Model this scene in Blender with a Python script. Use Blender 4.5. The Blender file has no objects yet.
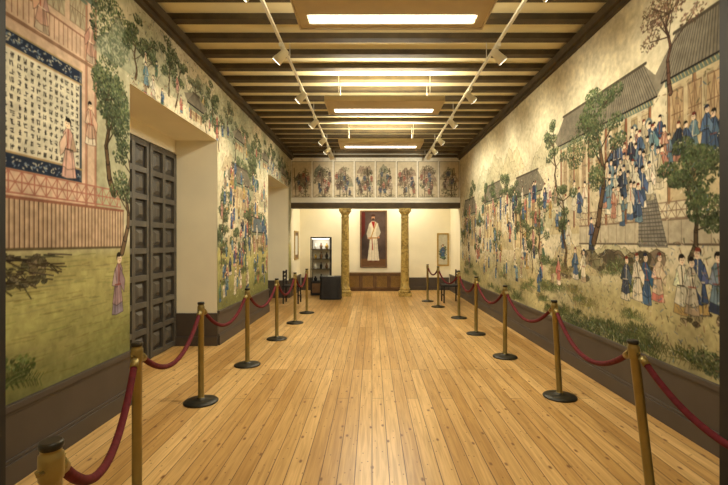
import bpy, math, random
import numpy as np
random.seed(7); rng=np.random.default_rng(7)
scene=bpy.context.scene
scene.view_settings.view_transform='Standard'

XL,XR=-2.40,2.61; ZC=4.24; YF=12.74; YB=14.33; YN=2.5

# ------------------------------------------------------------------ materials
def mat(name,col,rough=0.6,metal=0.0,spec=0.5,noise=0.0,nscale=8,bump=0.0,emit=None,estr=0):
    m=bpy.data.materials.new(name); m.use_nodes=True
    nt=m.node_tree; b=nt.nodes['Principled BSDF']
    b.inputs['Base Color'].default_value=(*col,1); b.inputs['Roughness'].default_value=rough
    b.inputs['Metallic'].default_value=metal; b.inputs['Specular IOR Level'].default_value=spec
    if emit: b.inputs['Emission Color'].default_value=(*emit,1); b.inputs['Emission Strength'].default_value=estr
    if noise or bump:
        tc=nt.nodes.new('ShaderNodeTexCoord'); n=nt.nodes.new('ShaderNodeTexNoise')
        n.inputs['Scale'].default_value=nscale; n.inputs['Detail'].default_value=6
        nt.links.new(tc.outputs['Object'],n.inputs['Vector'])
        if noise:
            r=nt.nodes.new('ShaderNodeValToRGB')
            r.color_ramp.elements[0].position=0.3; r.color_ramp.elements[1].position=0.7
            r.color_ramp.elements[0].color=(*[max(0,c*(1-noise)) for c in col],1)
            r.color_ramp.elements[1].color=(*[min(1,c*(1+noise)) for c in col],1)
            nt.links.new(n.outputs['Fac'],r.inputs['Fac']); nt.links.new(r.outputs['Color'],b.inputs['Base Color'])
        if bump:
            bp=nt.nodes.new('ShaderNodeBump'); bp.inputs['Strength'].default_value=bump; bp.inputs['Distance'].default_value=0.01
            nt.links.new(n.outputs['Fac'],bp.inputs['Height']); nt.links.new(bp.outputs['Normal'],b.inputs['Normal'])
    return m
M={}
M['cream']=mat('cream_plaster',(0.87,0.80,0.61),0.85,noise=0.04,nscale=2,bump=0.1)
M['ceil']=mat('ceiling_cream',(0.84,0.75,0.46),0.85,noise=0.06,nscale=3)
M['beam']=mat('beam_brown',(0.075,0.052,0.022),0.7,noise=0.3,nscale=5,bump=0.2)
M['dado']=mat('dado_brown',(0.068,0.052,0.041),0.5,noise=0.12,nscale=3)
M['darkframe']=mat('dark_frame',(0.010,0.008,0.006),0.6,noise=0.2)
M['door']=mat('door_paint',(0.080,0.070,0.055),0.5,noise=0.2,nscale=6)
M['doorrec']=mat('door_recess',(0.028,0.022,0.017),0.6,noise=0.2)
M['white']=mat('white_paint',(0.84,0.81,0.70),0.7,noise=0.05)
M['lamp']=mat('lamp_tan',(0.60,0.49,0.29),0.5,noise=0.05)
M['tube']=mat('tube_glow',(1,1,1),0.5,emit=(1,0.95,0.80),estr=4.5)
M['track']=mat('track_white',(0.85,0.82,0.70),0.4)
M['spotglow']=mat('spot_glow',(1,1,1),0.5,emit=(1,0.92,0.7),estr=8)
M['brass']=mat('brass',(0.29,0.22,0.075),0.40,metal=0.7,noise=0.1,nscale=10)
M['bronze']=mat('dark_bronze',(0.02,0.017,0.010),0.4,metal=0.3)
M['velvet']=mat('red_velvet',(0.115,0.012,0.017),0.8,noise=0.25,nscale=30,spec=0.2)
M['black']=mat('black_cloth',(0.012,0.011,0.012),0.7,noise=0.2)
M['wood']=mat('walnut',(0.15,0.08,0.035),0.45,noise=0.3,nscale=7)
M['gold']=mat('gilt',(0.45,0.30,0.08),0.4,metal=0.6,noise=0.2,nscale=20)
M['ceramic']=mat('white_ceramic',(0.8,0.78,0.7),0.25)
M['vback']=mat('vitrine_back',(0.70,0.68,0.6),0.6)

def marble():
    m=mat('yellow_marble',(0.35,0.23,0.05),0.3); nt=m.node_tree; b=nt.nodes['Principled BSDF']
    tc=nt.nodes.new('ShaderNodeTexCoord'); n=nt.nodes.new('ShaderNodeTexNoise')
    n.inputs['Scale'].default_value=9; n.inputs['Detail'].default_value=8; n.inputs['Distortion'].default_value=1.5
    r=nt.nodes.new('ShaderNodeValToRGB'); e=r.color_ramp.elements
    e[0].position=0.33; e[0].color=(0.24,0.16,0.04,1); e[1].position=0.6; e[1].color=(0.60,0.44,0.14,1)
    nt.links.new(tc.outputs['Object'],n.inputs['Vector']); nt.links.new(n.outputs['Fac'],r.inputs['Fac']); nt.links.new(r.outputs['Color'],b.inputs['Base Color'])
    return m
M['marble']=marble()

def floor_mat():
    m=bpy.data.materials.new('pine_floorboards'); m.use_nodes=True; nt=m.node_tree; L=nt.links; N=nt.nodes
    b=N['Principled BSDF']
    geo=N.new('ShaderNodeNewGeometry'); sep=N.new('ShaderNodeSeparateXYZ'); L.new(geo.outputs['Position'],sep.inputs[0])
    cmb=N.new('ShaderNodeCombineXYZ'); L.new(sep.outputs['Y'],cmb.inputs['X']); L.new(sep.outputs['X'],cmb.inputs['Y'])
    br=N.new('ShaderNodeTexBrick'); br.offset=0.37; br.offset_frequency=3; br.squash=1
    br.inputs['Scale'].default_value=1; br.inputs['Brick Width'].default_value=2.7; br.inputs['Row Height'].default_value=0.118
    br.inputs['Mortar Size'].default_value=0.0034; br.inputs['Mortar Smooth'].default_value=0.3; br.inputs['Bias'].default_value=0.0
    br.inputs['Color1'].default_value=(0.73,0.495,0.215,1); br.inputs['Color2'].default_value=(0.50,0.290,0.092,1)
    br.inputs['Mortar'].default_value=(0.12,0.058,0.018,1)
    L.new(cmb.outputs[0],br.inputs['Vector'])
    mp=N.new('ShaderNodeMapping'); mp.inputs['Scale'].default_value=(28,1.3,1); L.new(geo.outputs['Position'],mp.inputs['Vector'])
    n=N.new('ShaderNodeTexNoise'); n.inputs['Scale'].default_value=1.5; n.inputs['Detail'].default_value=8; n.inputs['Distortion'].default_value=0.8
    L.new(mp.outputs[0],n.inputs['Vector'])
    rr=N.new('ShaderNodeValToRGB'); rr.color_ramp.elements[0].position=0.3; rr.color_ramp.elements[0].color=(0.70,0.60,0.47,1)
    rr.color_ramp.elements[1].position=0.62; rr.color_ramp.elements[1].color=(1.08,1.06,1.04,1); L.new(n.outputs['Fac'],rr.inputs['Fac'])
    mx=N.new('ShaderNodeMix'); mx.data_type='RGBA'; mx.blend_type='MULTIPLY'; mx.inputs[0].default_value=0.85
    L.new(br.outputs['Color'],mx.inputs[6]); L.new(rr.outputs['Color'],mx.inputs[7])
    prev=mx.outputs[2]
    for sc,off,r0,r1 in (((4.6,2.2,1),0.0,0.03,0.07),((9.5,5.2,1),3.3,0.02,0.06)):
        mk=N.new('ShaderNodeMapping'); mk.inputs['Scale'].default_value=sc; mk.inputs['Location'].default_value=(off,off,0); L.new(geo.outputs['Position'],mk.inputs['Vector'])
        v=N.new('ShaderNodeTexVoronoi'); v.voronoi_dimensions='2D'; v.inputs['Scale'].default_value=1; L.new(mk.outputs[0],v.inputs['Vector'])
        rk=N.new('ShaderNodeValToRGB'); rk.color_ramp.elements[0].position=r0; rk.color_ramp.elements[0].color=(1,1,1,1)
        rk.color_ramp.elements[1].position=r1; rk.color_ramp.elements[1].color=(0,0,0,1); L.new(v.outputs['Distance'],rk.inputs['Fac'])
        mk2=N.new('ShaderNodeMix'); mk2.data_type='RGBA'; mk2.inputs[7].default_value=(0.22,0.095,0.03,1)
        L.new(rk.outputs['Color'],mk2.inputs[0]); L.new(prev,mk2.inputs[6]); prev=mk2.outputs[2]
    n2=N.new('ShaderNodeTexNoise'); n2.inputs['Scale'].default_value=0.7; n2.inputs['Detail'].default_value=3; L.new(geo.outputs['Position'],n2.inputs['Vector'])
    r2=N.new('ShaderNodeValToRGB'); r2.color_ramp.elements[0].position=0.35; r2.color_ramp.elements[0].color=(0.88,0.85,0.8,1)
    r2.color_ramp.elements[1].position=0.65; r2.color_ramp.elements[1].color=(1.05,1.05,1.05,1); L.new(n2.outputs['Fac'],r2.inputs['Fac'])
    m3=N.new('ShaderNodeMix'); m3.data_type='RGBA'; m3.blend_type='MULTIPLY'; m3.inputs[0].default_value=1
    L.new(prev,m3.inputs[6]); L.new(r2.outputs['Color'],m3.inputs[7])
    L.new(m3.outputs[2],b.inputs['Base Color'])
    b.inputs['Roughness'].default_value=0.30; b.inputs['Specular IOR Level'].default_value=0.5
    bp=N.new('ShaderNodeBump'); bp.inputs['Strength'].default_value=0.25; bp.inputs['Distance'].default_value=0.003
    inv=N.new('ShaderNodeMath'); inv.operation='SUBTRACT'; inv.inputs[0].default_value=1; L.new(br.outputs['Fac'],inv.inputs[1])
    L.new(inv.outputs[0],bp.inputs['Height']); L.new(bp.outputs['Normal'],b.inputs['Normal'])
    return m
M['floor']=floor_mat()

def paint_mat(name,attr='Paint',rough=0.85):
    m=bpy.data.materials.new(name); m.use_nodes=True; nt=m.node_tree; b=nt.nodes['Principled BSDF']
    a=nt.nodes.new('ShaderNodeAttribute'); a.attribute_name=attr
    tc=nt.nodes.new('ShaderNodeTexCoord'); n=nt.nodes.new('ShaderNodeTexNoise'); n.inputs['Scale'].default_value=14; n.inputs['Detail'].default_value=8
    nt.links.new(tc.outputs['Object'],n.inputs['Vector'])
    r=nt.nodes.new('ShaderNodeValToRGB'); r.color_ramp.elements[0].position=0.3; r.color_ramp.elements[0].color=(0.84,0.83,0.80,1)
    r.color_ramp.elements[1].position=0.6; r.color_ramp.elements[1].color=(1.03,1.03,1.03,1); nt.links.new(n.outputs['Fac'],r.inputs['Fac'])
    x=nt.nodes.new('ShaderNodeMix'); x.data_type='RGBA'; x.blend_type='MULTIPLY'; x.inputs[0].default_value=0.8
    nt.links.new(a.outputs['Color'],x.inputs[6]); nt.links.new(r.outputs['Color'],x.inputs[7]); nt.links.new(x.outputs[2],b.inputs['Base Color'])
    b.inputs['Roughness'].default_value=rough; b.inputs['Specular IOR Level'].default_value=0.2
    return m
M['paint']=paint_mat('painted_paper')

# ------------------------------------------------------------------ mesh builder
class MB:
    def __init__(s): s.v=[];s.f=[];s.m=[];s.sm=[];s.mats=[]
    def mi(s,k):
        if k not in s.mats: s.mats.append(k)
        return s.mats.index(k)
    def box(s,x0,x1,y0,y1,z0,z1,k):
        i=len(s.v); mi=s.mi(k)
        s.v+=[(x0,y0,z0),(x1,y0,z0),(x1,y1,z0),(x0,y1,z0),(x0,y0,z1),(x1,y0,z1),(x1,y1,z1),(x0,y1,z1)]
        for q in [(0,3,2,1),(4,5,6,7),(0,1,5,4),(1,2,6,5),(2,3,7,6),(3,0,4,7)]:
            s.f.append(tuple(i+a for a in q)); s.m.append(mi); s.sm.append(False)
    def frustum(s,c,a0,b0,a1,b1,d,k):
        i=len(s.v); mi=s.mi(k); x,y,z=c
        s.v+=[(x,y-a0,z-b0),(x,y+a0,z-b0),(x,y+a0,z+b0),(x,y-a0,z+b0),(x+d,y-a1,z-b1),(x+d,y+a1,z-b1),(x+d,y+a1,z+b1),(x+d,y-a1,z+b1)]
        for q in [(4,5,6,7),(0,1,5,4),(1,2,6,5),(2,3,7,6),(3,0,4,7)]:
            s.f.append(tuple(i+a for a in q)); s.m.append(mi); s.sm.append(False)
    def lathe(s,prof,cx,cy,cz=0,n=24,lean=(0,0)):
        rings=[]
        for r,z,k in prof:
            i=len(s.v); rings.append(i)
            for a in range(n):
                t=2*math.pi*a/n; s.v.append((cx+lean[0]*z+r*math.cos(t),cy+lean[1]*z+r*math.sin(t),cz+z))
        for j in range(len(prof)-1):
            mi=s.mi(prof[j][2])
            for a in range(n):
                b=(a+1)%n
                s.f.append((rings[j]+a,rings[j]+b,rings[j+1]+b,rings[j+1]+a)); s.m.append(mi); s.sm.append(True)
        s.f.append(tuple(rings[0]+a for a in range(n))[::-1]); s.m.append(s.mi(prof[0][2])); s.sm.append(False)
        s.f.append(tuple(rings[-1]+a for a in range(n))); s.m.append(s.mi(prof[-1][2])); s.sm.append(False)
    def tube(s,pts,r,k,n=10):
        from mathutils import Vector
        pts=[Vector(p) for p in pts]; rs=r if isinstance(r,(list,tuple)) else [r]*len(pts); mi=s.mi(k); rings=[]
        for j,p in enumerate(pts):
            d=(pts[min(j+1,len(pts)-1)]-pts[max(j-1,0)]).normalized()
            up=Vector((0,0,1)) if abs(d.z)<0.95 else Vector((1,0,0))
            a=d.cross(up).normalized(); b=d.cross(a).normalized(); rings.append(len(s.v))
            for q in range(n):
                t=2*math.pi*q/n; w=p+(a*math.cos(t)+b*math.sin(t))*rs[j]; s.v.append(tuple(w))
        for j in range(len(pts)-1):
            for q in range(n):
                w=(q+1)%n; s.f.append((rings[j]+q,rings[j+1]+q,rings[j+1]+w,rings[j]+w)); s.m.append(mi); s.sm.append(True)
        s.f.append(tuple(rings[0]+a for a in range(n))); s.m.append(mi); s.sm.append(False)
        s.f.append(tuple(rings[-1]+a for a in range(n))[::-1]); s.m.append(mi); s.sm.append(False)
    def done(s,name,bevel=0.0):
        me=bpy.data.meshes.new(name); me.from_pydata(s.v,[],s.f)
        for k in s.mats: me.materials.append(M[k])
        me.polygons.foreach_set('material_index',s.m); me.polygons.foreach_set('use_smooth',s.sm); me.update()
        o=bpy.data.objects.new(name,me); scene.collection.objects.link(o)
        if bevel:
            b=o.modifiers.new('bevel','BEVEL'); b.width=bevel; b.segments=2; b.limit_method='ANGLE'; b.angle_limit=math.radians(50)
        return o

# ------------------------------------------------------------------ painting canvas (metric wall coordinates)
class Canvas:
    def __init__(s,u0,u1,v0,v1,res,base):
        s.u0,s.u1,s.v0,s.v1,s.r=u0,u1,v0,v1,res
        s.W=int((u1-u0)/res)+2; s.H=int((v1-v0)/res)+2
        s.a=np.zeros((s.H,s.W,3),np.float32); s.a[:]=base
        s.U=u0+np.arange(s.W)*res; s.V=v0+np.arange(s.H)*res
    def noise(s,scale,oct=4,seed=0,su=1,sv=1):
        g=np.random.default_rng(seed); out=np.zeros((s.H,s.W),np.float32); amp=1;tot=0
        for o in range(oct):
            nu=int((s.u1-s.u0)/scale*su*2**o)+3; nv=int((s.v1-s.v0)/scale*sv*2**o)+3
            G=g.random((nv,nu)).astype(np.float32)
            x=(s.U-s.u0)/scale*su*2**o; y=(s.V-s.v0)/scale*sv*2**o
            xi=np.minimum(x.astype(int),nu-2); yi=np.minimum(y.astype(int),nv-2); fx=(x-xi)[None,:]; fy=(y-yi)[:,None]
            fx=fx*fx*(3-2*fx); fy=fy*fy*(3-2*fy)
            A=G[np.ix_(yi,xi)];B=G[np.ix_(yi,xi+1)];C=G[np.ix_(yi+1,xi)];D=G[np.ix_(yi+1,xi+1)]
            out+=amp*((A*(1-fx)+B*fx)*(1-fy)+(C*(1-fx)+D*fx)*fy); tot+=amp; amp*=0.55
        return out/tot
    def win(s,a,b,c,d):
        i0=max(0,int((a-s.u0)/s.r)-1); i1=min(s.W,int((b-s.u0)/s.r)+3)
        j0=max(0,int((c-s.v0)/s.r)-1); j1=min(s.H,int((d-s.v0)/s.r)+3)
        return (i0,i1,j0,j1) if i1>i0 and j1>j0 else None
    def put(s,w,mask,col):
        i0,i1,j0,j1=w; m=mask[...,None]; s.a[j0:j1,i0:i1]=s.a[j0:j1,i0:i1]*(1-m)+np.array(col,np.float32)*m
    def ell(s,u,v,ru,rv,col,al=1.0,rot=0.0):
        R=max(ru,rv)
        w=s.win(u-R,u+R,v-R,v+R)
        if not w: return
        X=s.U[w[0]:w[1]][None,:]-u; Y=s.V[w[2]:w[3]][:,None]-v
        if rot: c,n=math.cos(rot),math.sin(rot); X,Y=X*c+Y*n,-X*n+Y*c
        d=np.sqrt((X/ru)**2+(Y/rv)**2); m=np.clip((1-d)*min(ru,rv)/s.r+0.5,0,1)*al
        s.put(w,m,col)
    def line(s,p,q,wd,col,al=1.0):
        (a,b),(c,d)=p,q
        w=s.win(min(a,c)-wd,max(a,c)+wd,min(b,d)-wd,max(b,d)+wd)
        if not w: return
        X=s.U[w[0]:w[1]][None,:]-a; Y=s.V[w[2]:w[3]][:,None]-b; dx,dy=c-a,d-b; L=dx*dx+dy*dy+1e-9
        t=np.clip((X*dx+Y*dy)/L,0,1); D=np.sqrt((X-t*dx)**2+(Y-t*dy)**2)
        s.put(w,np.clip((wd/2-D)/s.r+0.5,0,1)*al,col)
    def poly(s,P,col,al=1.0):
        us=[p[0] for p in P]; vs=[p[1] for p in P]; w=s.win(min(us),max(us),min(vs),max(vs))
        if not w: return
        X=s.U[w[0]:w[1]][None,:]; Y=s.V[w[2]:w[3]][:,None]; ins=np.zeros((w[3]-w[2],w[1]-w[0]),bool)
        for i in range(len(P)):
            (a,b),(c,d)=P[i],P[(i+1)%len(P)]
            if b==d: continue
            ins^=((b>Y)!=(d>Y))&(X<(c-a)*(Y-b)/(d-b)+a)
        s.put(w,ins.astype(np.float32)*al,col)
    def rect(s,a,b,c,d,col,al=1.0): s.poly([(a,c),(b,c),(b,d),(a,d)],col,al)

def vary(c,a=0.06):
    k=random.uniform(-a,a); return tuple(min(1,max(0,x+k+random.uniform(-a/3,a/3))) for x in c)
INK=(0.17,0.15,0.13)
ROBES=[(0.38,0.48,0.60),(0.86,0.82,0.72),(0.76,0.50,0.45),(0.42,0.52,0.44),(0.26,0.29,0.37),(0.80,0.62,0.57),(0.48,0.59,0.64),(0.88,0.84,0.76),(0.74,0.63,0.42),(0.32,0.42,0.55),(0.84,0.80,0.70),(0.70,0.62,0.52)]
def fig(c,u,z,h,robe=None,robe2=None):
    robe=robe or random.choice(ROBES); robe2=robe2 or random.choice(ROBES)
    s=random.choice([-1,1]); w=h*random.uniform(0.15,0.2); ln=random.uniform(-0.05,0.05)*h
    dk=tuple(x*0.5 for x in robe); lw=max(0.005,h*0.013)
    def pl(P,col):
        c.poly(P,col,1)
        for i in range(len(P)): c.line(P[i],P[(i+1)%len(P)],lw,dk,0.75)
    pl([(u-w*1.05,z+0.02*h),(u-w*.3,z),(u+w*.4,z+.015*h),(u+w*1.0,z+0.03*h),(u+w*0.55,z+h*0.5),(u-w*0.55,z+h*0.5)],robe2)
    pl([(u-w*0.95,z+h*0.20),(u-w*.2,z+h*.15),(u+w*0.90,z+h*0.2),(u+w*0.5,z+h*.5),(u+w*0.68+ln,z+h*0.76),(u+w*.3+ln,z+h*0.85),(u-w*.3+ln,z+h*0.85),(u-w*0.68+ln,z+h*0.76),(u-w*.5,z+h*.5)],robe)
    pl([(u+s*w*0.5,z+h*0.78),(u+s*w*1.35,z+h*0.57),(u+s*w*1.2,z+h*0.36),(u+s*w*.8,z+h*.42),(u+s*w*0.3,z+h*0.58)],vary(robe,0.08))
    pl([(u-s*w*0.5,z+h*0.78),(u-s*w*1.05,z+h*0.5),(u-s*w*0.1,z+h*0.46)],vary(robe,0.08))
    for k in range(4):
        x=random.uniform(-.7,.7)*w; c.line((u+x*.6,z+h*0.48),(u+x,z+h*0.04),lw,dk,0.6)
    c.line((u+ln,z+h*0.84),(u+s*w*0.2,z+h*0.5),lw*1.6,random.choice([INK,(0.85,0.8,0.7),(0.6,0.3,0.22)]),0.9)
    c.line((u-w*0.5,z+h*0.5),(u+w*0.5,z+h*0.5),h*0.025,random.choice([(0.55,0.3,0.25),(0.85,0.8,0.7),INK]),0.8)
    r=h*0.066
    c.ell(u+ln,z+h*0.965,r*1.1,r*1.2,INK,1); c.ell(u+ln+s*r*0.22,z+h*0.925,r*0.95,r*1.15,(0.92,0.83,0.72),1)
    c.ell(u+ln,z+h*1.0,r*0.9,r*0.55,random.choice([INK,INK,(0.2,0.22,0.3),(0.5,0.25,0.2)]),1)
    if h>0.35:
        c.ell(u+ln+s*r*0.55,z+h*0.935,r*0.16,r*0.1,INK,0.8); c.ell(u+ln-s*r*0.1,z+h*0.935,r*0.16,r*0.1,INK,0.8); c.ell(u+ln+s*r*0.3,z+h*0.895,r*0.18,r*0.08,(0.6,0.25,0.2),0.8)
GREENS=[(0.34,0.38,0.28),(0.43,0.47,0.34),(0.26,0.30,0.22),(0.52,0.54,0.40),(0.38,0.42,0.34)]
def foliage(c,u,v,ru,rv,n,cols=GREENS,size=0.016,al=0.85):
    n=int(n*1.6)
    for i in range(n):
        a=random.uniform(0,2*math.pi); r=math.sqrt(random.random())
        x=u+ru*r*math.cos(a); y=v+rv*r*math.sin(a); col=vary(random.choice(cols),0.07)
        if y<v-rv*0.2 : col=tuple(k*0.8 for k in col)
        c.ell(x,y,size*random.uniform(0.5,1.3),size*random.uniform(0.3,0.7),col,al,random.uniform(-1.4,1.4))
def tree(c,u,z,h,sp,cols=GREENS,trunk=(0.42,0.34,0.25),dens=1.0,size=0.016,crown=0.5):
    x,y=u,z; wd=h*0.04; pts=[(x,y)]
    for i in range(7):
        nx=x+random.uniform(-0.05,0.05)*h; ny=y+h*crown/5.5
        c.line((x,y),(nx,ny),wd*1.25,tuple(k*0.55 for k in trunk)); c.line((x,y),(nx,ny),wd*0.85,trunk); x,y=nx,ny; wd*=0.88; pts.append((x,y))
    for i in range(11):
        bx,by=random.choice(pts[3:]); a=random.uniform(-1.3,1.3); L=sp*random.uniform(0.5,1.1)
        ex,ey=bx+L*math.sin(a),by+abs(L*math.cos(a))*0.8
        c.line((bx,by),(ex,ey),wd*0.6,tuple(k*0.7 for k in trunk))
        foliage(c,ex,ey,sp*0.40,sp*0.22,int(60*dens),cols,size)
def fern(c,u,v,r,col=(0.46,0.49,0.32),n=15):
    for i in range(n):
        a=math.radians(random.uniform(-5,185)); L=r*random.uniform(0.7,1.1)
        px,py=u,v; cc=vary(col,.08)
        for j in range(6):
            t=(j+1)/6; x=u+L*t*math.cos(a); y=v+L*(t-0.45*t*t)*math.sin(a)-0.12*L*t*t
            c.line((px,py),(x,y),0.02*r*2.2*(1.2-t),cc,0.9)
            nx,ny=-(y-py),(x-px)
            for q in (-1,1): c.line((x,y),(x+q*nx*.9+(x-px)*.6,y+q*ny*.9+(y-py)*.6),0.006,tuple(k*.75 for k in cc),0.8)
            px,py=x,y
def hill(c,u,v,ru,rv,col):
    P=[(u+ru*t,v+rv*(math.cos(t*math.pi/2)**0.8)*(1+0.15*math.sin(9*t+u*7)+.05*math.sin(31*t+u))) for t in np.linspace(-1,1,36)]
    c.poly([(u-ru,v-0.02)]+P+[(u+ru,v-0.02)],col,0.55)
    for i in range(len(P)-1): c.line(P[i],P[i+1],0.009,tuple(k*0.65 for k in col),0.6)
    for i in range(16):
        x=u+random.uniform(-0.8,0.8)*ru; y=v+random.uniform(0,0.7)*rv*(1-abs(x-u)/ru)
        c.line((x,y),(x+random.uniform(-.1,.1)*ru,y+random.uniform(.08,.25)*rv),0.008,tuple(k*0.68 for k in col),0.5)
def rocks(c,u,v,ru,rv,n=26,cols=((0.50,0.46,0.38),(0.38,0.35,0.29),(0.62,0.57,0.46))):
    for i in range(n):
        x=u+random.uniform(-ru,ru); y=v+random.uniform(-rv,rv); r=random.uniform(.08,.25)*ru
        P=[(x+r*math.cos(a)*random.uniform(.6,1),y+r*0.6*math.sin(a)*random.uniform(.6,1)) for a in np.linspace(0,6.28,9)[:-1]]
        c.poly(P,vary(random.choice(cols),0.05),0.9)
        for k in range(4): c.line(P[k],P[k+1],0.007,(0.25,0.22,0.17),0.7)
        for k in range(3): c.line((x+random.uniform(-.5,.5)*r,y-.3*r),(x+random.uniform(-.5,.5)*r,y+.3*r),0.006,(0.3,0.27,0.2),0.6)
def pavilion(c,a,b,z0,ze,zt,n=4,roof=(0.54,0.51,0.45),post=(0.58,0.40,0.30),inside=(0.78,0.71,0.57)):
    c.rect(a+0.05,b-0.05,z0,ze,inside,0.8)
    x=a+.1
    while x<b-.15: c.rect(x,x+.10,z0+(ze-z0)*.35,ze-.14,vary((0.68,0.62,0.5),.05),.8); railing(c,x,x+.1,z0+(ze-z0)*.4,ze-.17,(0.5,0.42,0.33),.006,.05); x+=.17
    for i in range(n):
        x=a+0.08+(b-a-0.16)*i/(n-1); c.line((x,z0),(x,ze),0.035,post); c.line((x+0.018,z0),(x+0.018,ze),0.008,INK,0.7)
    c.rect(a+0.03,b-0.03,ze-0.11,ze-0.03,(0.42,0.48,0.44),0.9)
    x=a+0.03
    while x<b-0.05: c.line((x,ze-0.1),(x+0.03,ze-0.04),0.008,(0.78,0.70,0.5)); x+=0.04
    c.poly([(a-0.12,ze+0.04),(a-0.02,ze-0.05),(b+0.02,ze-0.05),(b+0.12,ze+0.04),(b-0.18,zt),(a+0.18,zt)],roof)
    k=int((b-a)/0.035)
    for i in range(k+1):
        t=i/k; c.line((a-0.02+(b-a+0.04)*t,ze-0.04),(a+0.18+(b-a-0.36)*t,zt),0.008,tuple(q*0.65 for q in roof),0.9)
    c.line((a+0.14,zt),(b-0.14,zt),0.03,(0.36,0.33,0.28)); c.line((a-0.02,ze-0.05),(b+0.02,ze-0.05),0.018,INK)
def railing(c,a,b,z0,z1,col=(0.50,0.24,0.16),lw=.014,st=.13):
    for z in (z0,(z0+z1)/2,z1): c.line((a,z),(b,z),lw,col)
    x=a
    while x<b-.001:
        e=min(b,x+st); c.line((x,z0),(x,z1),lw,col); c.line((x,z0),(e,z1),lw*.7,col); c.line((e,z0),(x,z1),lw*.7,col); x+=st
def specks(c,a,b,z0,z1,n,cols):
    for i in range(n):
        u=random.uniform(a,b); v=random.uniform(z0,z1); L=random.uniform(.01,.05); t=random.uniform(-1.5,1.5)
        c.line((u,v),(u+L*math.cos(t),v+L*math.sin(t)),random.uniform(.005,.012),vary(random.choice(cols),.05),random.uniform(.4,.8))
SP=[(0.32,0.34,0.27),(0.42,0.40,0.32),(0.86,0.82,0.72),(0.50,0.50,0.38),(0.52,0.40,0.33),(0.38,0.45,0.52)]
def age(c,seed,amt=0.12,con=1.16,sat=0.98,gain=0.93):
    n=c.noise(0.5,6,seed)[...,None]; c.a*=(1-amt)+2*amt*n
    n2=c.noise(0.05,3,seed+5)[...,None]; c.a*=0.9+0.2*n2
    c.a[:]=0.68+(c.a-0.68)*con; L=c.a.mean(axis=2,keepdims=True); c.a[:]=(L+(c.a-L)*sat)*gain
    c.a[:]=np.clip(c.a,0.04,0.95)

# ---- LEFT mural
RES=0.0048
cl=Canvas(YN,YF,0.5,4.08,RES,(0.84,0.80,0.69))
n=cl.noise(1.1,5,1)[...,None]; V=cl.V[:,None,None]; U=cl.U[None,:,None]
k=0.6*np.clip((n-0.43)*4,0,1); cl.a[:]=cl.a*(1-k)+np.array((0.58,0.60,0.49))*k
n=cl.noise(0.6,5,2,su=0.4)[...,None]
g=np.clip((1.62-V)*6,0,1)
cl.a[:]=cl.a*(1-g)+(np.array((0.70,0.67,0.46))*(0.78+0.44*n))*g
g=np.clip((1.35-V)*2.0,0,1)*np.clip((n-0.25)*3,0,1); cl.a[:]=cl.a*(1-0.6*g)+np.array((0.53,0.54,0.34))*0.6*g
g=np.clip((0.95-V)*3,0,1); cl.a[:]=cl.a*(1-0.45*g)+np.array((0.40,0.41,0.26))*0.45*g
cl.rect(2.5,3.74,1.9,3.95,(0.83,0.73,0.64))
for x in (2.62,2.70,3.60,3.72): cl.line((x,1.9),(x,3.9),0.022,(0.70,0.54,0.46)); cl.line((x+.016,1.9),(x+.016,3.9),0.006,(0.5,0.38,0.32))
cl.rect(2.5,3.76,3.62,3.68,(0.46,0.50,0.45)); cl.rect(2.5,3.76,3.08,3.11,(0.60,0.48,0.40))
for i in range(220):
    x=random.uniform(2.5,3.74); cl.line((x,3.72+random.uniform(-.03,.03)),(x+random.uniform(-.05,.05),3.92),0.008,vary((0.6,0.53,0.43)))
for i in range(26): cl.line((2.52+i*.048,3.13),(2.52+i*.048,3.30),0.007,(0.58,0.44,0.37))
cl.line((2.5,3.3),(3.75,3.3),0.014,(0.58,0.44,0.37))
for x in (2.78,3.02,3.26,3.5):
    cl.rect(x-.09,x+.09,3.36,3.60,(0.74,0.70,0.6)); railing(cl,x-.09,x+.09,3.36,3.60,(0.58,0.5,0.42),.007,.06); cl.line((x-.1,3.60),(x+.1,3.60),.03,(0.5,0.54,0.48))
for x in (3.12,3.66): fig(cl,x,3.12,0.36,(0.78,0.64,0.57),(0.74,0.68,0.60))
cl.rect(2.74,3.55,2.09,2.19,(0.20,0.24,0.32)); cl.rect(2.74,3.55,2.90,3.0,(0.20,0.24,0.32)); 
for x in (2.74,3.52): cl.rect(x,x+.03,2.1,3.0,(0.35,0.36,0.38))
for z in (2.085,2.195,2.895,3.005): cl.line((2.74,z),(3.55,z),.012,(0.70,0.62,0.46))
for i in range(150):
    cl.ell(random.uniform(2.76,3.53),random.choice([2.14,2.95])+random.uniform(-.035,.035),0.011,0.005,random.choice([(0.78,0.76,0.68),(0.5,0.56,0.62)]),1,random.uniform(-1,1))
cl.rect(2.77,3.52,2.205,2.885,(0.87,0.85,0.77))
for i in range(13):
    for j in range(12):
        x=2.80+i*0.0575; z=2.235+j*0.0555
        for k in range(5):
            if random.random()<0.6: p=(x+random.uniform(-.015,.008),z+random.uniform(-.016,.016)); q=(p[0]+random.uniform(.01,.018),p[1]+random.uniform(-.003,.003))
            else: p=(x+random.uniform(-.013,.013),z-.015); q=(p[0]+random.uniform(-.008,.008),z+.015)
            cl.line(p,q,0.0058,(0.18,0.17,0.16),0.85)
cl.rect(2.5,4.14,1.56,1.90,(0.74,0.64,0.54))
x=2.5
while x<4.14: cl.line((x,1.56),(x,1.90),0.009,(0.42,0.33,0.27)); cl.line((x+.015,1.56),(x+.015,1.90),0.006,(0.84,0.76,0.65)); x+=0.042
cl.line((2.5,1.90),(4.14,1.90),0.022,(0.58,0.41,0.34)); cl.line((2.5,1.55),(4.14,1.55),0.02,(0.42,0.37,0.28))
railing(cl,2.5,4.1,1.93,2.08,(0.68,0.48,0.42),.012,.11)
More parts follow.
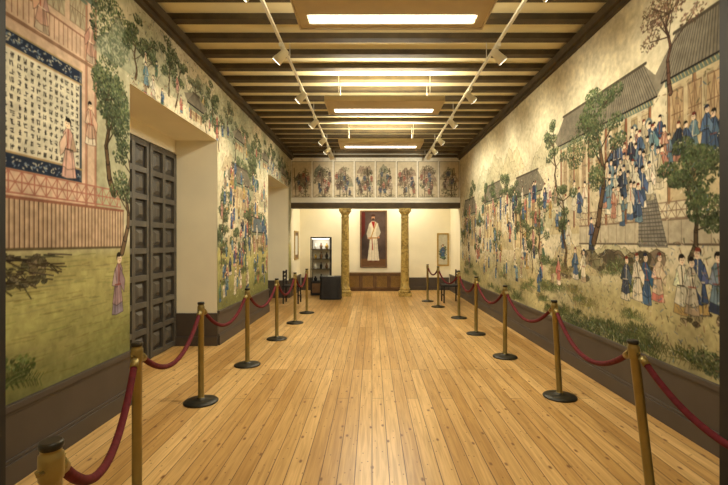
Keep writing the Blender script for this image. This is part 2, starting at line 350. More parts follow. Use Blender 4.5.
rocks(cl,2.85,1.40,0.30,0.10,60,((0.42,0.39,0.32),(0.32,0.30,0.26),(0.52,0.48,0.40)))
for i in range(40):
    x=random.uniform(2.55,3.2); y=1.42+random.uniform(-.12,.10); cl.line((x,y),(x+random.uniform(.05,.28),y-random.uniform(.0,.12)),0.01,vary((0.28,0.25,0.2)))
foliage(cl,2.80,0.74,0.26,0.10,160,[(0.42,0.46,0.29),(0.34,0.38,0.24),(0.48,0.5,0.33)],0.02)
fern(cl,2.8,.66,.28,(0.40,0.44,0.27))
for i in range(260):
    x=random.uniform(2.6,4.2); y=random.uniform(0.6,1.5); cl.line((x,y),(x+random.uniform(.03,.25),y+random.uniform(-.01,.01)),0.008,vary((0.52,0.5,0.33),.1),0.4)
fig(cl,4.05,0.92,0.56,(0.66,0.56,0.58),(0.58,0.54,0.60)); fig(cl,3.40,2.10,0.46,(0.84,0.70,0.64),(0.82,0.68,0.63)); fig(cl,3.66,2.42,0.36,(0.78,0.66,0.58))
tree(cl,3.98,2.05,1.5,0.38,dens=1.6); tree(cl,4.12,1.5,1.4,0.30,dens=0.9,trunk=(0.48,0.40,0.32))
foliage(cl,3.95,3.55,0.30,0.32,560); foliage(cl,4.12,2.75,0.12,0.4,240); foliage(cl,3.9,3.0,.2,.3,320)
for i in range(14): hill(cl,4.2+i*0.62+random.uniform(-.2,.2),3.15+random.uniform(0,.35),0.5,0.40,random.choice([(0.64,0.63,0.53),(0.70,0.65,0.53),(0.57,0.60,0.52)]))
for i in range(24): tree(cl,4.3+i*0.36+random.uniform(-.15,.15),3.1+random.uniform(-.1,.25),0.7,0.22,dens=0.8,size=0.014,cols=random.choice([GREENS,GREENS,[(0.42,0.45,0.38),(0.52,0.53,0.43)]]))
for i in range(60): fig(cl,random.uniform(4.3,12.6),random.uniform(3.13,3.45),random.uniform(.18,.25))
specks(cl,4.2,12.7,3.1,4.07,2600,SP)
for x in (5.6,7.5,9.4,11.3): pavilion(cl,x,x+.5,3.25,3.47,3.60,3)
for i in range(12): hill(cl,random.uniform(6.66,9.9),random.uniform(1.0,2.9),0.4,0.3,random.choice([(0.64,0.63,0.52),(0.74,0.67,0.54)]))
for i in range(16): tree(cl,random.uniform(6.8,9.8),random.uniform(1.0,2.7),0.8,0.28,dens=0.9)
pavilion(cl,7.2,8.4,2.2,2.7,2.95); pavilion(cl,8.6,9.7,1.4,1.85,2.1,roof=(0.48,0.52,0.54))
pos=sorted([(random.uniform(0.62,2.7),random.uniform(6.75,9.85)) for i in range(110)],reverse=True)
for z,y in pos: fig(cl,y,z,random.uniform(.24,.36))
for i in range(12): fern(cl,random.uniform(6.8,9.8),random.uniform(0.6,1.6),0.2)
specks(cl,6.66,12.7,.55,3.1,2600,SP)
age(cl,3)

# ---- RIGHT mural
cr=Canvas(YN,YF,0.5,4.08,RES,(0.84,0.80,0.69))
V=cr.V[:,None,None]
n=cr.noise(1.3,5,11)[...,None]; k=0.35*np.clip((n-0.48)*4,0,1)*np.clip((3.6-V),0,1); cr.a[:]=cr.a*(1-k)+np.array((0.70,0.66,0.53))*k
g=np.clip((1.4-V)*2.5,0,1); n=cr.noise(0.5,5,12)[...,None]; cr.a[:]=cr.a*(1-g)+np.array((0.70,0.66,0.50))*(0.78+0.44*n)*g
for i in range(10): hill(cr,random.uniform(6,12.6),random.uniform(2.4,3.2),0.7,0.45,random.choice([(0.72,0.69,0.57),(0.66,0.66,0.56),(0.77,0.71,0.57)]))
for i in range(26): hill(cr,random.uniform(4.5,12.6),random.uniform(0.7,2.2),0.5,0.3,random.choice([(0.74,0.67,0.51),(0.66,0.64,0.50),(0.70,0.67,0.56)]))
cr.rect(2.5,5.4,1.58,1.80,(0.74,0.70,0.61)); cr.line((2.5,1.8),(5.4,1.8),0.022,(0.52,0.46,0.39)); cr.line((2.5,1.58),(5.4,1.58),0.018,(0.42,0.37,0.31))
for x in np.arange(2.5,5.4,.16): cr.line((x,1.58),(x,1.8),.007,(0.55,0.5,0.43))
pavilion(cr,3.95,6.0,1.80,2.98,3.30,6,inside=(0.76,0.71,0.60)); pavilion(cr,2.5,3.85,1.95,3.08,3.40,5,post=(0.62,0.49,0.38))
pavilion(cr,6.6,7.9,1.5,2.45,2.75,5,inside=(0.80,0.73,0.57)); pavilion(cr,8.6,10.0,1.7,2.55,2.85,6,inside=(0.80,0.73,0.57)); pavilion(cr,10.8,12.2,1.5,2.4,2.75,5)
for x in np.arange(2.6,3.8,0.2): cr.rect(x,x+0.14,2.5,2.9,(0.74,0.64,0.5),0.8); railing(cr,x,x+0.14,2.5,2.9,(0.52,0.42,0.33),.008,.07)
railing(cr,3.2,5.4,1.80,1.95,(0.56,0.48,0.41),.010,.12)
cr.poly([(3.78,1.55),(4.2,1.55),(4.2,2.05),(3.95,2.05)],(0.56,0.54,0.50))
for i in range(14): cr.line((3.79+i*.012,1.57+i*.035),(4.2,1.57+i*.035),0.008,(0.36,0.34,0.31)); 
for i in range(8): cr.line((3.8+i*.05,1.56),(3.95+i*.03,2.04),.006,(0.42,0.40,0.36))
for i in range(5):
    x=4.05+i*0.22; cr.ell(x,2.66,0.065,0.11,(0.42,0.47,0.48)); cr.ell(x,2.66,0.045,0.085,(0.84,0.80,0.70)); cr.line((x,2.54),(x,2.42),.01,(0.62,0.34,0.26))
RR=[(0.32,0.39,0.49),(0.87,0.84,0.75),(0.26,0.28,0.34),(0.48,0.57,0.61),(0.74,0.56,0.48),(0.36,0.43,0.54),(0.84,0.80,0.70),(0.72,0.68,0.58)]
rows=[(2.42,3.9,4.8,.30,11),(2.28,3.12,4.8,.34,19),(2.10,3.85,4.85,.36,12),(1.95,4.05,4.9,.38,11),(1.80,4.2,4.7,.36,6)]
for z,a,b,h,nn in rows:
    for i in range(nn):
        fig(cr,a+(b-a)*(i+random.uniform(-.35,.35))/nn,z+random.uniform(-.05,.05),h*random.uniform(.88,1.1),random.choice(RR),random.choice(RR))
for (y,z) in ((5.25,1.95),(5.4,1.9),(5.55,2.0),(5.8,1.85),(5.95,1.95),(5.1,1.5),(5.7,1.5),(5.85,1.45)): fig(cr,y,z,.38,random.choice(RR),random.choice(RR))
DG=[(0.29,0.33,0.24),(0.36,0.40,0.28),(0.43,0.47,0.33)]
tree(cr,5.05,1.6,2.3,0.42,cols=DG,dens=1.5,trunk=(0.42,0.34,0.26),size=.017)
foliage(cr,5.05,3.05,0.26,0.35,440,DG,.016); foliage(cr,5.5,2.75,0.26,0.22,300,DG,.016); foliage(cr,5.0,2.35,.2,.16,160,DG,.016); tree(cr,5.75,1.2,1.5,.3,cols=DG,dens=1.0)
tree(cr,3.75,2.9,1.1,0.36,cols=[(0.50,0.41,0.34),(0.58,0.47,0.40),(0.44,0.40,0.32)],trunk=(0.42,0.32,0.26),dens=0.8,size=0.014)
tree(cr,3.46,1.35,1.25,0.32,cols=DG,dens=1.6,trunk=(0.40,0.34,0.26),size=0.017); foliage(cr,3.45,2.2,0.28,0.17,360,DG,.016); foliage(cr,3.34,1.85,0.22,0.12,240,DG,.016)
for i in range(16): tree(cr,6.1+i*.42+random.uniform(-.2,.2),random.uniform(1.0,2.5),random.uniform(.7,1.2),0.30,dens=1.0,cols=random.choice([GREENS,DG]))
pos=sorted([(random.uniform(0.8,2.3),random.uniform(6.0,12.6)) for i in range(130)],reverse=True)
for z,y in pos: fig(cr,y,z,random.uniform(.24,.38))
rocks(cr,4.6,1.40,0.7,0.06,90); rocks(cr,3.3,1.0,0.3,0.1,30); rocks(cr,5.6,1.2,0.4,.08,40)
for i in range(26): fern(cr,random.uniform(3.9,7.0),random.uniform(0.62,1.35),random.uniform(.18,.32),random.choice([(0.47,0.50,0.34),(0.58,0.55,0.38),(0.40,0.45,0.31)]))
for (y,z,h,r) in ((3.62,0.98,.50,(0.87,0.84,0.75)),(3.42,1.02,.52,(0.30,0.36,0.48)),(3.50,1.0,.46,(0.78,0.74,0.66)),(4.08,1.0,.48,(0.33,0.42,0.54)),(4.22,1.02,.46,(0.88,0.84,0.75)),(4.42,1.0,.44,(0.34,0.36,0.42)),(5.3,1.1,.40,(0.86,0.82,0.72)),(5.5,1.12,.40,(0.36,0.43,0.53)),(6.0,1.0,.40,None),(3.24,1.05,.46,(0.5,0.57,0.61)),(3.92,1.05,.44,(0.8,0.72,0.62))): fig(cr,y,z,h,r)
for i in range(20): fern(cr,random.uniform(2.8,6.5),random.uniform(0.5,0.72),random.uniform(.2,.34),(0.42,0.45,0.30))
for i in range(16): fern(cr,random.uniform(6.8,12.5),random.uniform(0.55,1.0),0.28,(0.45,0.48,0.32))
foliage(cr,3.1,0.66,0.5,0.10,260); foliage(cr,5.0,0.60,0.9,0.07,340)
specks(cr,6.0,12.7,.6,3.0,3600,SP); specks(cr,3.0,6.0,.55,1.6,1200,SP); specks(cr,3.1,6.0,1.8,3.0,500,SP)
age(cr,23)

# ---- frieze of prints
cf=Canvas(XL,XR,2.85,4.14,0.008,(0.94,0.92,0.86))
for i in range(8):
    a=XL+0.03+i*0.624; b=a+0.58; z0,z1=2.93,3.98
    cf.rect(a,b,z0,z1,(0.84,0.79,0.68))
    for k in range(6): hill(cf,random.uniform(a+.15,b-.15),z0+random.uniform(.2,.75),0.14,0.2,random.choice([(0.62,0.56,0.46),(0.58,0.48,0.42),(0.5,0.52,0.44)]))
    G=[(0.32,0.33,0.27),(0.44,0.43,0.34),(0.56,0.52,0.42)]
    for k in range(5): foliage(cf,random.uniform(a+.1,b-.1),random.uniform(z0+.1,z1-.15),0.11,0.09,22,G,0.018)
    for k in range(2):
        x=random.uniform(a+.1,b-.1); cf.line((x,z0),(x+random.uniform(-.1,.1),z1-.2),0.02,(0.36,0.31,0.26))
    for k in range(12): fig(cf,random.uniform(a+.06,b-.06),random.uniform(z0+.03,z0+.6),.22,random.choice([(0.86,0.80,0.72),(0.42,0.46,0.52),(0.74,0.52,0.46),(0.5,0.44,0.40)]),(0.68,0.62,0.52))
    foliage(cf,(a+b)/2,z0+.05,0.26,0.05,30,G,0.016)
    for (p,q) in (((a,z0),(b,z0)),((b,z0),(b,z1)),((b,z1),(a,z1)),((a,z1),(a,z0))): cf.line(p,q,0.014,(0.45,0.4,0.33))
    cf.rect(a-.05,a-.008,z0,z1,(0.95,0.93,0.87))

def lin(a): return np.where(a<=0.04045,a/12.92,((a+0.055)/1.055)**2.4)
def canvas_mesh(name,c,us,vs,fn,holes=()):
    us=np.asarray(us);vs=np.asarray(vs); W,H=len(us),len(vs)
    UU,VV=np.meshgrid(us,vs); co=fn(UU.ravel(),VV.ravel()).astype(np.float32)
    x=np.clip((UU-c.u0)/c.r,0,c.W-1.001); y=np.clip((VV-c.v0)/c.r,0,c.H-1.001); xi=x.astype(int); yi=y.astype(int); fx=(x-xi)[...,None]; fy=(y-yi)[...,None]
    A=c.a; col=(A[yi,xi]*(1-fx)+A[yi,xi+1]*fx)*(1-fy)+(A[yi+1,xi]*(1-fx)+A[yi+1,xi+1]*fx)*fy
    col=lin(np.clip(col,0,1)); rgba=np.ones((W*H,4),np.float32); rgba[:,:3]=col.reshape(-1,3)
    I,J=np.meshgrid(np.arange(W-1),np.arange(H-1)); I=I.ravel();J=J.ravel()
    cu=(us[I]+us[I+1])/2; cv=(vs[J]+vs[J+1])/2; keep=np.ones(len(I),bool)
    for (a,b,d,e) in holes: keep&=~((cu>a)&(cu<b)&(cv>d)&(cv<e))
    I=I[keep];J=J[keep]; q=J*W+I; F=np.stack([q,q+1,q+1+W,q+W],1).astype(np.int32)
    me=bpy.data.meshes.new(name); me.vertices.add(W*H); me.vertices.foreach_set('co',co.ravel())
    nf=len(F); me.loops.add(nf*4); me.loops.foreach_set('vertex_index',F.ravel()); me.polygons.add(nf)
    me.polygons.foreach_set('loop_start',np.arange(nf,dtype=np.int32)*4); me.update(calc_edges=True); me.validate()
    at=me.color_attributes.new('Paint','FLOAT_COLOR','POINT'); at.data.foreach_set('color',rgba.ravel())
    me.materials.append(M['paint']); o=bpy.data.objects.new(name,me); scene.collection.objects.link(o); return o
def geo(a,b,r): 
    n=int(math.log(b/a)/math.log(r)); return a*(b/a)**(np.arange(n+1)/n)
O1=(4.25,6.66); O2=(9.9,12.35); ZO=3.17
uL=np.concatenate([geo(YN,O1[0],1.0018),geo(*O1,1.0018)[1:],geo(O1[1],O2[0],1.0018)[1:],geo(*O2,1.003)[1:],np.linspace(O2[1],YF,20)[1:]])
vv=np.concatenate([np.arange(0.53,ZO-0.004,0.0072),[ZO],np.arange(ZO+0.0072,4.06,0.0072)])
canvas_mesh('chinese_mural',cl,uL,vv,lambda u,v:np.stack([np.full_like(u,XL+0.006),u,v],1),[(O1[0],O1[1],0,ZO),(O2[0],O2[1],0,ZO)])
canvas_mesh('chinese_mural',cr,geo(YN,YF,1.0018),vv,lambda u,v:np.stack([np.full_like(u,XR-0.006),u,v],1))
canvas_mesh('print_frieze',cf,np.arange(XL+.005,XR,0.012),np.arange(2.9,4.1,0.012),lambda u,v:np.stack([u,np.full_like(u,YF-0.006),v],1))

# ------------------------------------------------------------------ room shell
b=MB(); b.box(-3.3,3.0,-2.2,14.6,-0.1,0,'floor'); b.done('floor')
b=MB(); b.box(-3.3,3.0,-2.2,YF+0.05,ZC,ZC+0.15,'ceil'); b.box(-3.3,3.0,YF+0.05,14.6,3.5,3.65,'ceil'); b.done('ceiling')
b=MB()
y=2.63
while y<YF-0.1:
    b.box(XL,XR,y,y+0.13,ZC-0.07,ZC+0.001,'beam'); y+=0.465
b.done('ceiling_beams',0.006)
b=MB()
T=-3.30
b.box(T,XL,-2.2,O1[0],0,ZC,'cream'); b.box(T,XL,O1[1],O2[0],0,ZC,'cream'); b.box(T,XL,O2[1],YB+0.2,0,ZC,'cream')
for o in (O1,O2):
    b.box(T,XL,o[0],o[1],ZO,ZC,'cream'); b.box(T,-3.11,o[0],o[1],0,ZO,'cream'); b.box(-3.11,-3.04,o[0],o[1],2.97,ZO,'cream')
b.done('wall_left')
b=MB(); b.box(XR,XR+0.3,-2.2,YB+0.2,0,ZC,'cream'); b.done('wall_right')
b=MB(); b.box(XL,XR,YB,YB+0.2,0,3.5,'cream'); b.done('wall_back')
b=MB(); b.box(XL,XR,YF,YF+0.2,2.75,ZC,'white'); b.done('wall_frieze')
b=MB(); b.box(XL,XR,YF-0.05,YF+0.25,2.60,2.76,'beam'); b.box(XL,XR,YF-0.035,YF,2.76,2.84,'white'); b.box(XL,XR,YF-0.055,YF,2.84,2.89,'white'); b.done('trim_lintel',0.006)
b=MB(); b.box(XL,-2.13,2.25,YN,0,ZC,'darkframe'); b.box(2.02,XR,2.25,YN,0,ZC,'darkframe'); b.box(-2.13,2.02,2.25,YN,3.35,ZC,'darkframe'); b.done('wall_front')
b=MB(); b.box(XL,XR,-2.2,-2.0,0,ZC,'cream'); b.done('wall_lobby')
def cornice(name,x,s):
    b=MB(); b.box(min(x,x+s*.05),max(x,x+s*.05),YN,YF,4.03,4.08,'beam'); b.box(min(x,x+s*.09),max(x,x+s*.09),YN,YF,4.08,ZC-.06,'beam'); b.done(name,0.006)
cornice('trim_cornice_left',XL,1); cornice('trim_cornice_right',XR,-1)
b=MB(); b.box(XL+.09,XR-.09,YF-0.05,YF,4.10,4.18,'beam'); b.done('trim_cornice_back',0.005)
def dado(b,x,s,y0,y1):
    for d,z0,z1 in ((.022,0.0,.50),(.045,0.0,.15),(.035,.15,.175),(.04,.485,.53),(.028,.46,.485)):
        b.box(min(x,x+s*d),max(x,x+s*d),y0,y1,z0,z1,'dado')
b=MB()
dado(b,XL,1,YN,O1[0]); dado(b,XL,1,O1[1],O2[0]); dado(b,XL,1,O2[1],YB)
for o in (O1,O2):
    b.box(-3.04,XL+.02,o[1]-.03,o[1],0,.5,'dado'); b.box(-3.04,XL+.02,o[1]-.05,o[1],0,.14,'dado'); b.box(-3.04,XL+.02,o[0],o[0]+.03,0,.5,'dado')
b.done('baseboard_left',0.004)
b=MB(); dado(b,XR,-1,YN,YB); b.done('baseboard_right',0.004)
b=MB(); b.box(XL+.05,XR-.05,YB-.03,YB,0,.42,'dado'); b.box(XL+.05,XR-.05,YB-.045,YB,0,.12,'dado'); b.done('baseboard_back',0.004)

def door(name,y0,y1):
    b=MB(); n=3; w=(y1-y0)/n; x=-3.04
    for i in range(n):
        a=y0+i*w+0.008; c=y0+(i+1)*w-0.008
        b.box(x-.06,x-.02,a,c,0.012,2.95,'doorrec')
        cols=2; rows=8
        st=0.075
        for j in range(cols+1):
            yy=a+j*(c-a-st)/cols; b.box(x-.02,x+.018,yy,yy+st,0.012,2.95,'door')
        for k in range(rows+1):
            z=0.012+k*(2.938-st)/rows; b.box(x-.02,x+.015,a,c,z,z+st,'door')
        for j in range(cols):
            for k in range(rows):
                yc=a+st/2+(j+.5)*(c-a-st)/cols; zc=0.012+st/2+(k+.5)*(2.938-st)/rows
                b.frustum((x-.02,yc,zc),.085,.10,.045,.055,.03,'door')
    b.box(x-.02,x+.035,y0+2*w-.02,y0+2*w+.02,0.012,2.95,'door')
    b.done(name,0.003)
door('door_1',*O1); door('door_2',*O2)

def column(x):
    y=YF+0.08; b=MB()
    b.box(x-.19,x+.19,y-.19,y+.19,0,.10,'marble')
    p=[(.175,.10),(.19,.125),(.175,.155),(.145,.175),(.145,.19),(.16,.205),(.15,.23),(.128,.25)]
    p+=[(.126-.018*(t/12)**1.5,.25+2.05*t/12) for t in range(1,13)]
    p+=[(.12,2.32),(.12,2.34),(.108,2.36),(.11,2.42),(.15,2.47),(.165,2.50)]
    b.lathe([(r,z,'marble') for r,z in p],x,y,n=32)
    b.box(x-.175,x+.175,y-.165,y+.165,2.50,2.60,'marble'); b.done('marble_column')
column(-0.80); column(0.98)

# ------------------------------------------------------------------ hanging lamps
def add_light(kind,name,loc,energy,col,parent,**k):
    l=bpy.data.lights.new(name,kind); l.energy=energy; l.color=col
    for a,v in k.items():
        if a!='rot': setattr(l,a,v)
    o=bpy.data.objects.new(name,l); scene.collection.objects.link(o); o.location=loc
    if 'rot' in k: o.rotation_euler=k['rot']
    if parent: o.parent=parent
    return o
WARM=(1.0,0.92,0.725)
def lamp(x,y,z=3.72):
    b=MB(); w=.89
    y0,y1=y-.50,y+.16
    b.box(x-w,x+w,y0,y-.085,z,z+.035,'lamp'); b.box(x-w,x+w,y+.085,y1,z,z+.035,'lamp')
    b.box(x-w,x-.80,y-.085,y+.085,z,z+.035,'lamp'); b.box(x+.80,x+w,y-.085,y+.085,z,z+.035,'lamp')
    b.box(x-.80,x+.80,y-.085,y+.085,z+.02,z+.035,'white')
    b.box(x-w,x+w,y0-.015,y0,z-.012,z+.07,'lamp'); b.box(x-w,x+w,y1,y1+.015,z-.012,z+.07,'lamp')
    b.box(x-w-.015,x-w,y0-.015,y1+.015,z-.012,z+.07,'lamp'); b.box(x+w,x+w+.015,y0-.015,y1+.015,z-.012,z+.07,'lamp')
    for dy in (-.04,.04): b.tube([(x-.79,y+dy,z+.004),(x+.79,y+dy,z+.004)],.014,'tube')
    b.tube([(x-.8,y-.3,z+.055),(x+.8,y-.3,z+.055)],.013,'tube')
    for sx in (-.7,.7):
        for dy in (-.35,.02): b.tube([(x+sx,y+dy,z+.03),(x+sx,y+dy,ZC)],.004,'track',6)
    o=b.done('pendant_fluorescent_lamp')
    add_light('AREA','tube_down',(x,y,z-.02),64,WARM,o,shape='RECTANGLE',size=1.58,size_y=.11)
    add_light('AREA','tube_up',(x,y-.15,z+.09),62,WARM,o,shape='RECTANGLE',size=1.58,size_y=.3,rot=(math.pi,0,0))
for y in (4.1,6.95,9.6): lamp(0.19,y)

def track(x,zt,side):
    from mathutils import Vector
    b=MB(); b.box(x-.015,x+.015,YN+.4,12.3,zt-.010,zt+.020,'track')
    for y in (3.4,5.6,7.9,10.2,12.1): b.tube([(x,y,zt+.015),(x,y,ZC)],.005,'track',6)
    sp=[]
    for y in (3.75,5.1,6.55,8.0,9.4,10.4,11.1):
        b.box(x-.022,x+.022,y-.06,y+.06,zt-.05,zt-.010,'track'); b.tube([(x,y,zt-.04),(x,y,zt-.10)],.010,'track',8)
        d=Vector((side*1.0,0.15,-.95)).normalized() if y<11 else Vector((-side*.3,1,-.25)).normalized(); p=Vector((x,y,zt-.14))
        b.tube([p-d*.09,p-d*.07,p+d*.02,p+d*.095],[.028,.044,.052,.064],'track',16)
        b.tube([p+d*.0955,p+d*.098],[.052,.052],'spotglow',16); sp.append((p+d*.12,d,y))
    o=b.done('track_spotlight_rail')
    for i,(p,d,y) in enumerate(sp):
        l=add_light('SPOT','spot_beam_%d'%(i+1),p,(50 if y<4 else 64) if y<11 else 75,WARM,o,spot_size=math.radians(130 if y<11 else 100),spot_blend=1.0,shadow_soft_size=.05)
        l.rotation_euler=d.to_track_quat('-Z','Y').to_euler()
track(-1.07,3.95,-1); track(1.49,3.95,1)
def fill_disc(name,x,y,z,e):
    b=MB(); b.lathe([(.17,-.05,'tube'),(.19,-.04,'track'),(.2,0,'track')],x,y,z); o=b.done(name)
    add_light('AREA','fill_light',(x,y,z-.06),e,WARM,o,shape='DISK',size=.34)
fill_disc('added_fill_lamp',-.9,13.55,3.5,34); fill_disc('added_fill_lamp',1.1,13.55,3.5,34); fill_disc('added_fill_lamp',0.2,0.6,ZC,38)  # out-of-view lamps, added to brighten the alcove and the near floor

# ------------------------------------------------------------------ stanchions + ropes
H=1.0
def stanchion(x,y,lean=(0,0)):
    b=MB()
    p=[(.165,0,'bronze'),(.168,.008,'bronze'),(.16,.018,'bronze'),(.10,.030,'bronze'),(.045,.040,'bronze'),(.034,.05,'brass'),(.028,.06,'brass'),(.028,.88,'brass'),
       (.033,.885,'brass'),(.034,.90,'brass'),(.034,.945,'brass'),(.033,.96,'brass'),(.028,.965,'brass'),(.028,.975,'bronze'),(.033,.98,'bronze'),(.033,H-.006,'bronze'),(.028,H,'bronze')]
    b.lathe(p,x,y,n=28,lean=lean)
    top=(x+lean[0]*.92,y+lean[1]*.92)
    for dx,dy in ((0,1),(0,-1)):
        b.tube([(top[0]+dx*.03,top[1]+dy*.03,.92),(top[0]+dx*.052,top[1]+dy*.052,.92),(top[0]+dx*.056,top[1]+dy*.056,.935)],.006,'brass',8)
    b.done('rope_stanchion'); return top
def rope(p,q,sag):
    b=MB(); (x0,y0),(x1,y1)=p,q; dx,dy=x1-x0,y1-y0; L=math.hypot(dx,dy); ux,uy=dx/L,dy/L
    x0+=ux*.06;y0+=uy*.06;x1-=ux*.06;y1-=uy*.06
    P=[]
    for i in range(33):
        t=i/32; P.append((x0+(x1-x0)*t,y0+(y1-y0)*t,.905-sag*4*t*(1-t)))
    b.tube(P,.0185,'velvet',12); b.tube(P[0:2],.023,'brass',12); b.tube(P[-2:],.023,'brass',12)
    b.done('velvet_rope')
LP=[(-.97,1.30),(-1.41,2.58),(-1.71,4.30),(-1.62,5.59),(-1.57,7.09),(-1.52,8.49),(-1.47,9.7)]
RP=[(1.85,1.30),(1.72,2.64),(1.94,4.44),(1.85,5.98),(1.81,7.48),(1.83,9.05),(1.63,10.6),(1.5,11.6)]
LT=[stanchion(x,y) for x,y in LP]
RT=[stanchion(x,y,(-.12 if i==1 else (-.06 if i==2 else 0),0)) for i,(x,y) in enumerate(RP)]
for A in (LT,RT):
    for i in range(len(A)-1): rope(A[i],A[i+1],(0.29 if i<1 else .25) if i<6 else .15)

# ------------------------------------------------------------------ alcove furniture
def panel_obj(name,cx,z0,z1,w,y,canvas_fn,frame='wood',fw=.05):
    c=Canvas(0,w,0,z1-z0,0.008,(0.1,0.08,0.08)); canvas_fn(c,w,z1-z0)
    o=canvas_mesh('canvas',c,np.arange(0,w+.001,w/70),np.arange(0,z1-z0+.001,(z1-z0)/110),lambda u,v:np.stack([u-w/2+cx,np.full_like(u,y-.02),v+z0],1))
    b=MB()
    b.box(cx-w/2-fw,cx+w/2+fw,y-.035,y,z0-fw,z0,frame); b.box(cx-w/2-fw,cx+w/2+fw,y-.035,y,z1,z1+fw,frame)
    b.box(cx-w/2-fw,cx-w/2,y-.035,y,z0,z1,frame); b.box(cx+w/2,cx+w/2+fw,y-.035,y,z0,z1,frame); b.box(cx-w/2,cx+w/2,y-.012,y,z0,z1,frame)
    f=b.done(name,.004); o.parent=f; return f
def portrait(c,w,h):
    c.a[:]=(0.32,0.26,0.24); n=c.noise(.5,4,5)[...,None]; c.a*=0.6+.8*n
    c.rect(0,w,0,h*.13,(0.42,0.30,0.20)); m=w*.5
    c.poly([(0,h*.5),(w*.14,h*.6),(w*.16,h),(0,h)],(0.36,0.14,0.12))
    c.poly([(m-.20,h*.10),(m+.19,h*.10),(m+.12,h*.5),(m+.16,h*.78),(m+.04,h*.83),(m-.06,h*.83),(m-.16,h*.77),(m-.12,h*.5)],(0.86,0.82,0.74))
    c.poly([(m-.15,h*.77),(m-.23,h*.60),(m-.19,h*.50),(m-.09,h*.54),(m-.09,h*.7)],(0.76,0.72,0.64)); c.poly([(m+.15,h*.77),(m+.24,h*.62),(m+.16,h*.52),(m+.08,h*.57),(m+.1,h*.7)],(0.76,0.72,0.64))
    c.poly([(m-.07,h*.82),(m+.05,h*.82),(m+.01,h*.68)],(0.62,0.16,0.13))
    c.line((m+.09,h*.80),(m-.10,h*.50),.03,(0.70,0.52,0.25)); c.line((m-.12,h*.52),(m+.12,h*.52),.035,(0.66,0.45,0.22)); c.line((m-.05,h*.5),(m-.03,h*.3),.03,(0.62,0.2,0.15))
    for k in (-.12,-.05,.03,.1): c.line((m+k*1.3,h*.11),(m+k,h*.48),.012,(0.66,0.62,0.55))
    c.ell(m-.14,h*.515,.04,.03,(0.75,0.55,0.42)); c.ell(m+.17,h*.53,.035,.035,(0.75,0.55,0.42))
    c.ell(m-.01,h*.885,.055,.09,(0.76,0.56,0.43)); c.ell(m-.01,h*.862,.045,.045,(0.30,0.22,0.17)); c.ell(m-.01,h*.935,.065,.04,(0.28,0.18,0.14))
    c.ell(m-.10,h*.09,.06,.02,(0.35,0.15,0.1)); c.ell(m+.08,h*.09,.06,.02,(0.35,0.15,0.1))
panel_obj('framed_portrait',0.05,0.80,2.60,.80,YB,portrait)
def scene2(c,w,h):
    c.a[:]=(0.76,0.74,0.66); foliage(c,w/2,h*.4,w*.4,h*.25,50,size=.03); fig(c,w/2,h*.2,h*.45)
panel_obj('framed_picture',2.36,0.85,1.85,.30,YB,scene2,'gold',.045)
b=MB(); x=XL
b.box(x,x+.03,13.25,13.30,1.05,1.95,'gold'); b.box(x,x+.03,13.85,13.90,1.05,1.95,'gold'); b.box(x,x+.03,13.30,13.85,1.90,1.95,'gold'); b.box(x,x+.03,13.30,13.85,1.05,1.10,'gold'); b.box(x,x+.015,13.30,13.85,1.10,1.90,'wood')
b.box(x+.015,x+.018,13.38,13.77,1.2,1.8,'vback'); b.done('framed_picture',.004)
b=MB(); a,c=-.83,1.02; y0,y1=YB-.36,YB-.05
b.box(a,c,y0+.02,y1,.06,.56,'wood'); b.box(a-.03,c+.03,y0-.02,y1,.56,.60,'wood'); b.box(a+.04,c-.04,y0+.05,y1,0,.06,'wood')
for i in range(4):
    p=a+.03+i*.456; q=p+.43
    b.box(p,q,y0,y0+.02,.09,.13,'wood'); b.box(p,q,y0,y0+.02,.50,.54,'wood'); b.box(p,p+.035,y0,y0+.02,.09,.54,'wood'); b.box(q-.035,q,y0,y0+.02,.09,.54,'wood')
    for k in range(9): xx=p+.05+k*.037; b.box(xx,xx+.014,y0+.006,y0+.02,.13,.50,'gold')
b.done('wooden_radiator_cabinet',.003)
# glass display case with lit interior
b=MB(); cx,cy,w,d,h=-1.54,13.05,.30,.19,1.75
b.box(cx-w,cx+w,cy-d,cy+d,0,.42,'black'); b.box(cx-w,cx+w,cy-d,cy+d,h-.04,h,'black'); b.box(cx-w+.05,cx+w-.05,cy-d-.006,cy-d,.08,.36,'wood')
for sx in (-1,1):
    for sy in (-1,1): b.box(cx+sx*w-(.03 if sx>0 else 0),cx+sx*w+(.03 if sx<0 else 0),cy+sy*d-(.03 if sy>0 else 0),cy+sy*d+(.03 if sy<0 else 0),.42,h-.04,'black')
b.box(cx-w+.03,cx+w-.03,cy+d-.02,cy+d-.01,.42,h-.04,'vback')
for z in (.78,1.08,1.38):
    b.box(cx-w+.02,cx+w-.02,cy-d+.02,cy+d-.02,z,z+.010,'bronze')
for z in (.42,.790,1.090,1.390):
    for dx in (-.17,0,.17):
        r=random.uniform(.035,.06); hh=random.uniform(.14,.22); kk=random.choice(['ceramic','wood','gold','black'])
        b.lathe([(r*.6,0,kk),(r,hh*.4,kk),(r*.9,hh*.6,kk),(r*.35,hh*.8,kk),(r*.5,hh,kk)],cx+dx,cy-.02,z,12)
b.tube([(cx-w+.04,cy-d+.03,h-.052),(cx+w-.04,cy-d+.03,h-.052)],.009,'tube',8)
o=b.done('glass_display_case',.002)
add_light('AREA','case_light',(cx,cy-.08,h-.07),2.2,(1,.93,.78),o,shape='RECTANGLE',size=.45,size_y=.12,rot=(math.radians(20),0,0))
b=MB(); cx,cy=-1.16,12.12; 
N=48; rings=[]
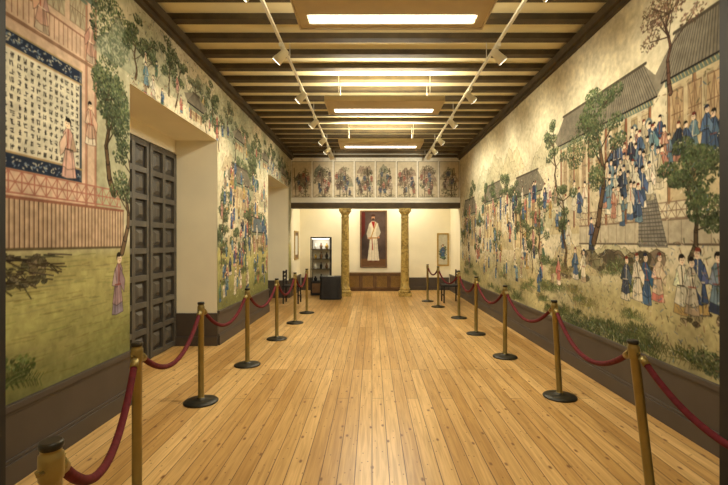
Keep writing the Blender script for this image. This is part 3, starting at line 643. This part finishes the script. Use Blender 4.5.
for z,s,rp in ((.64,1,0),(.63,1.02,0.0),(.45,1.04,.010),(.2,1.07,.018),(.005,1.09,.024)):
    rings.append(len(b.v))
    for i in range(N):
        t=2*math.pi*i/N; ct,st=math.cos(t),math.sin(t); e=.35
        X=.27*math.copysign(abs(ct)**e,ct); Y=.22*math.copysign(abs(st)**e,st); k=s*(1+rp*2*math.sin(11*t)); b.v.append((cx+X*k,cy+Y*k,z))
mi=b.mi('black')
for j in range(4):
    for i in range(N): k=(i+1)%N; b.f.append((rings[j]+i,rings[j+1]+i,rings[j+1]+k,rings[j]+k)); b.m.append(mi); b.sm.append(True)
b.f.append(tuple(rings[0]+i for i in range(N))); b.m.append(mi); b.sm.append(False)
b.box(cx-.08,cx+.10,cy-.08,cy+.05,.64,.645,'ceramic'); b.done('cloth_covered_table')
def chair(x,y,s):
    b=MB(); w=.21
    for dx in (-w,w-.035):
        b.box(x+dx,x+dx+.035,y-w,y-w+.035,0,.43,'black'); b.box(x+dx,x+dx+.035,y+w-.035,y+w,0,.43,'black')
    b.box(x-w-.01,x+w+.01,y-w-.01,y+w+.01,.43,.475,'black')
    bx=x-s*(w-.02)
    for yy in (y-w,y+w-.035): b.box(bx-.018,bx+.018,yy,yy+.035,.475,.86,'black')
    for z in (.58,.68,.78): b.box(bx-.012,bx+.012,y-w,y+w,z,z+.06,'black')
    for dx in (-w+.005,w-.03): b.box(x+dx,x+dx+.02,y-w,y+w,.18,.21,'black')
    b.done('black_chair',.004)
chair(-2.10,11.3,1); chair(2.08,11.45,-1)

# ------------------------------------------------------------------ world & camera
w=bpy.data.worlds.new('world'); scene.world=w; w.use_nodes=True; w.node_tree.nodes['Background'].inputs[0].default_value=(1,.85,.6,1); w.node_tree.nodes['Background'].inputs[1].default_value=.05
cam=bpy.data.cameras.new('camera'); co=bpy.data.objects.new('camera',cam); scene.collection.objects.link(co)
co.location=(0,0,1.6); co.rotation_euler=(math.pi/2,0,0); cam.sensor_width=36; cam.lens=430/728*36; cam.shift_x=-8/728; cam.shift_y=-0.5/728; cam.clip_start=.05
scene.camera=co
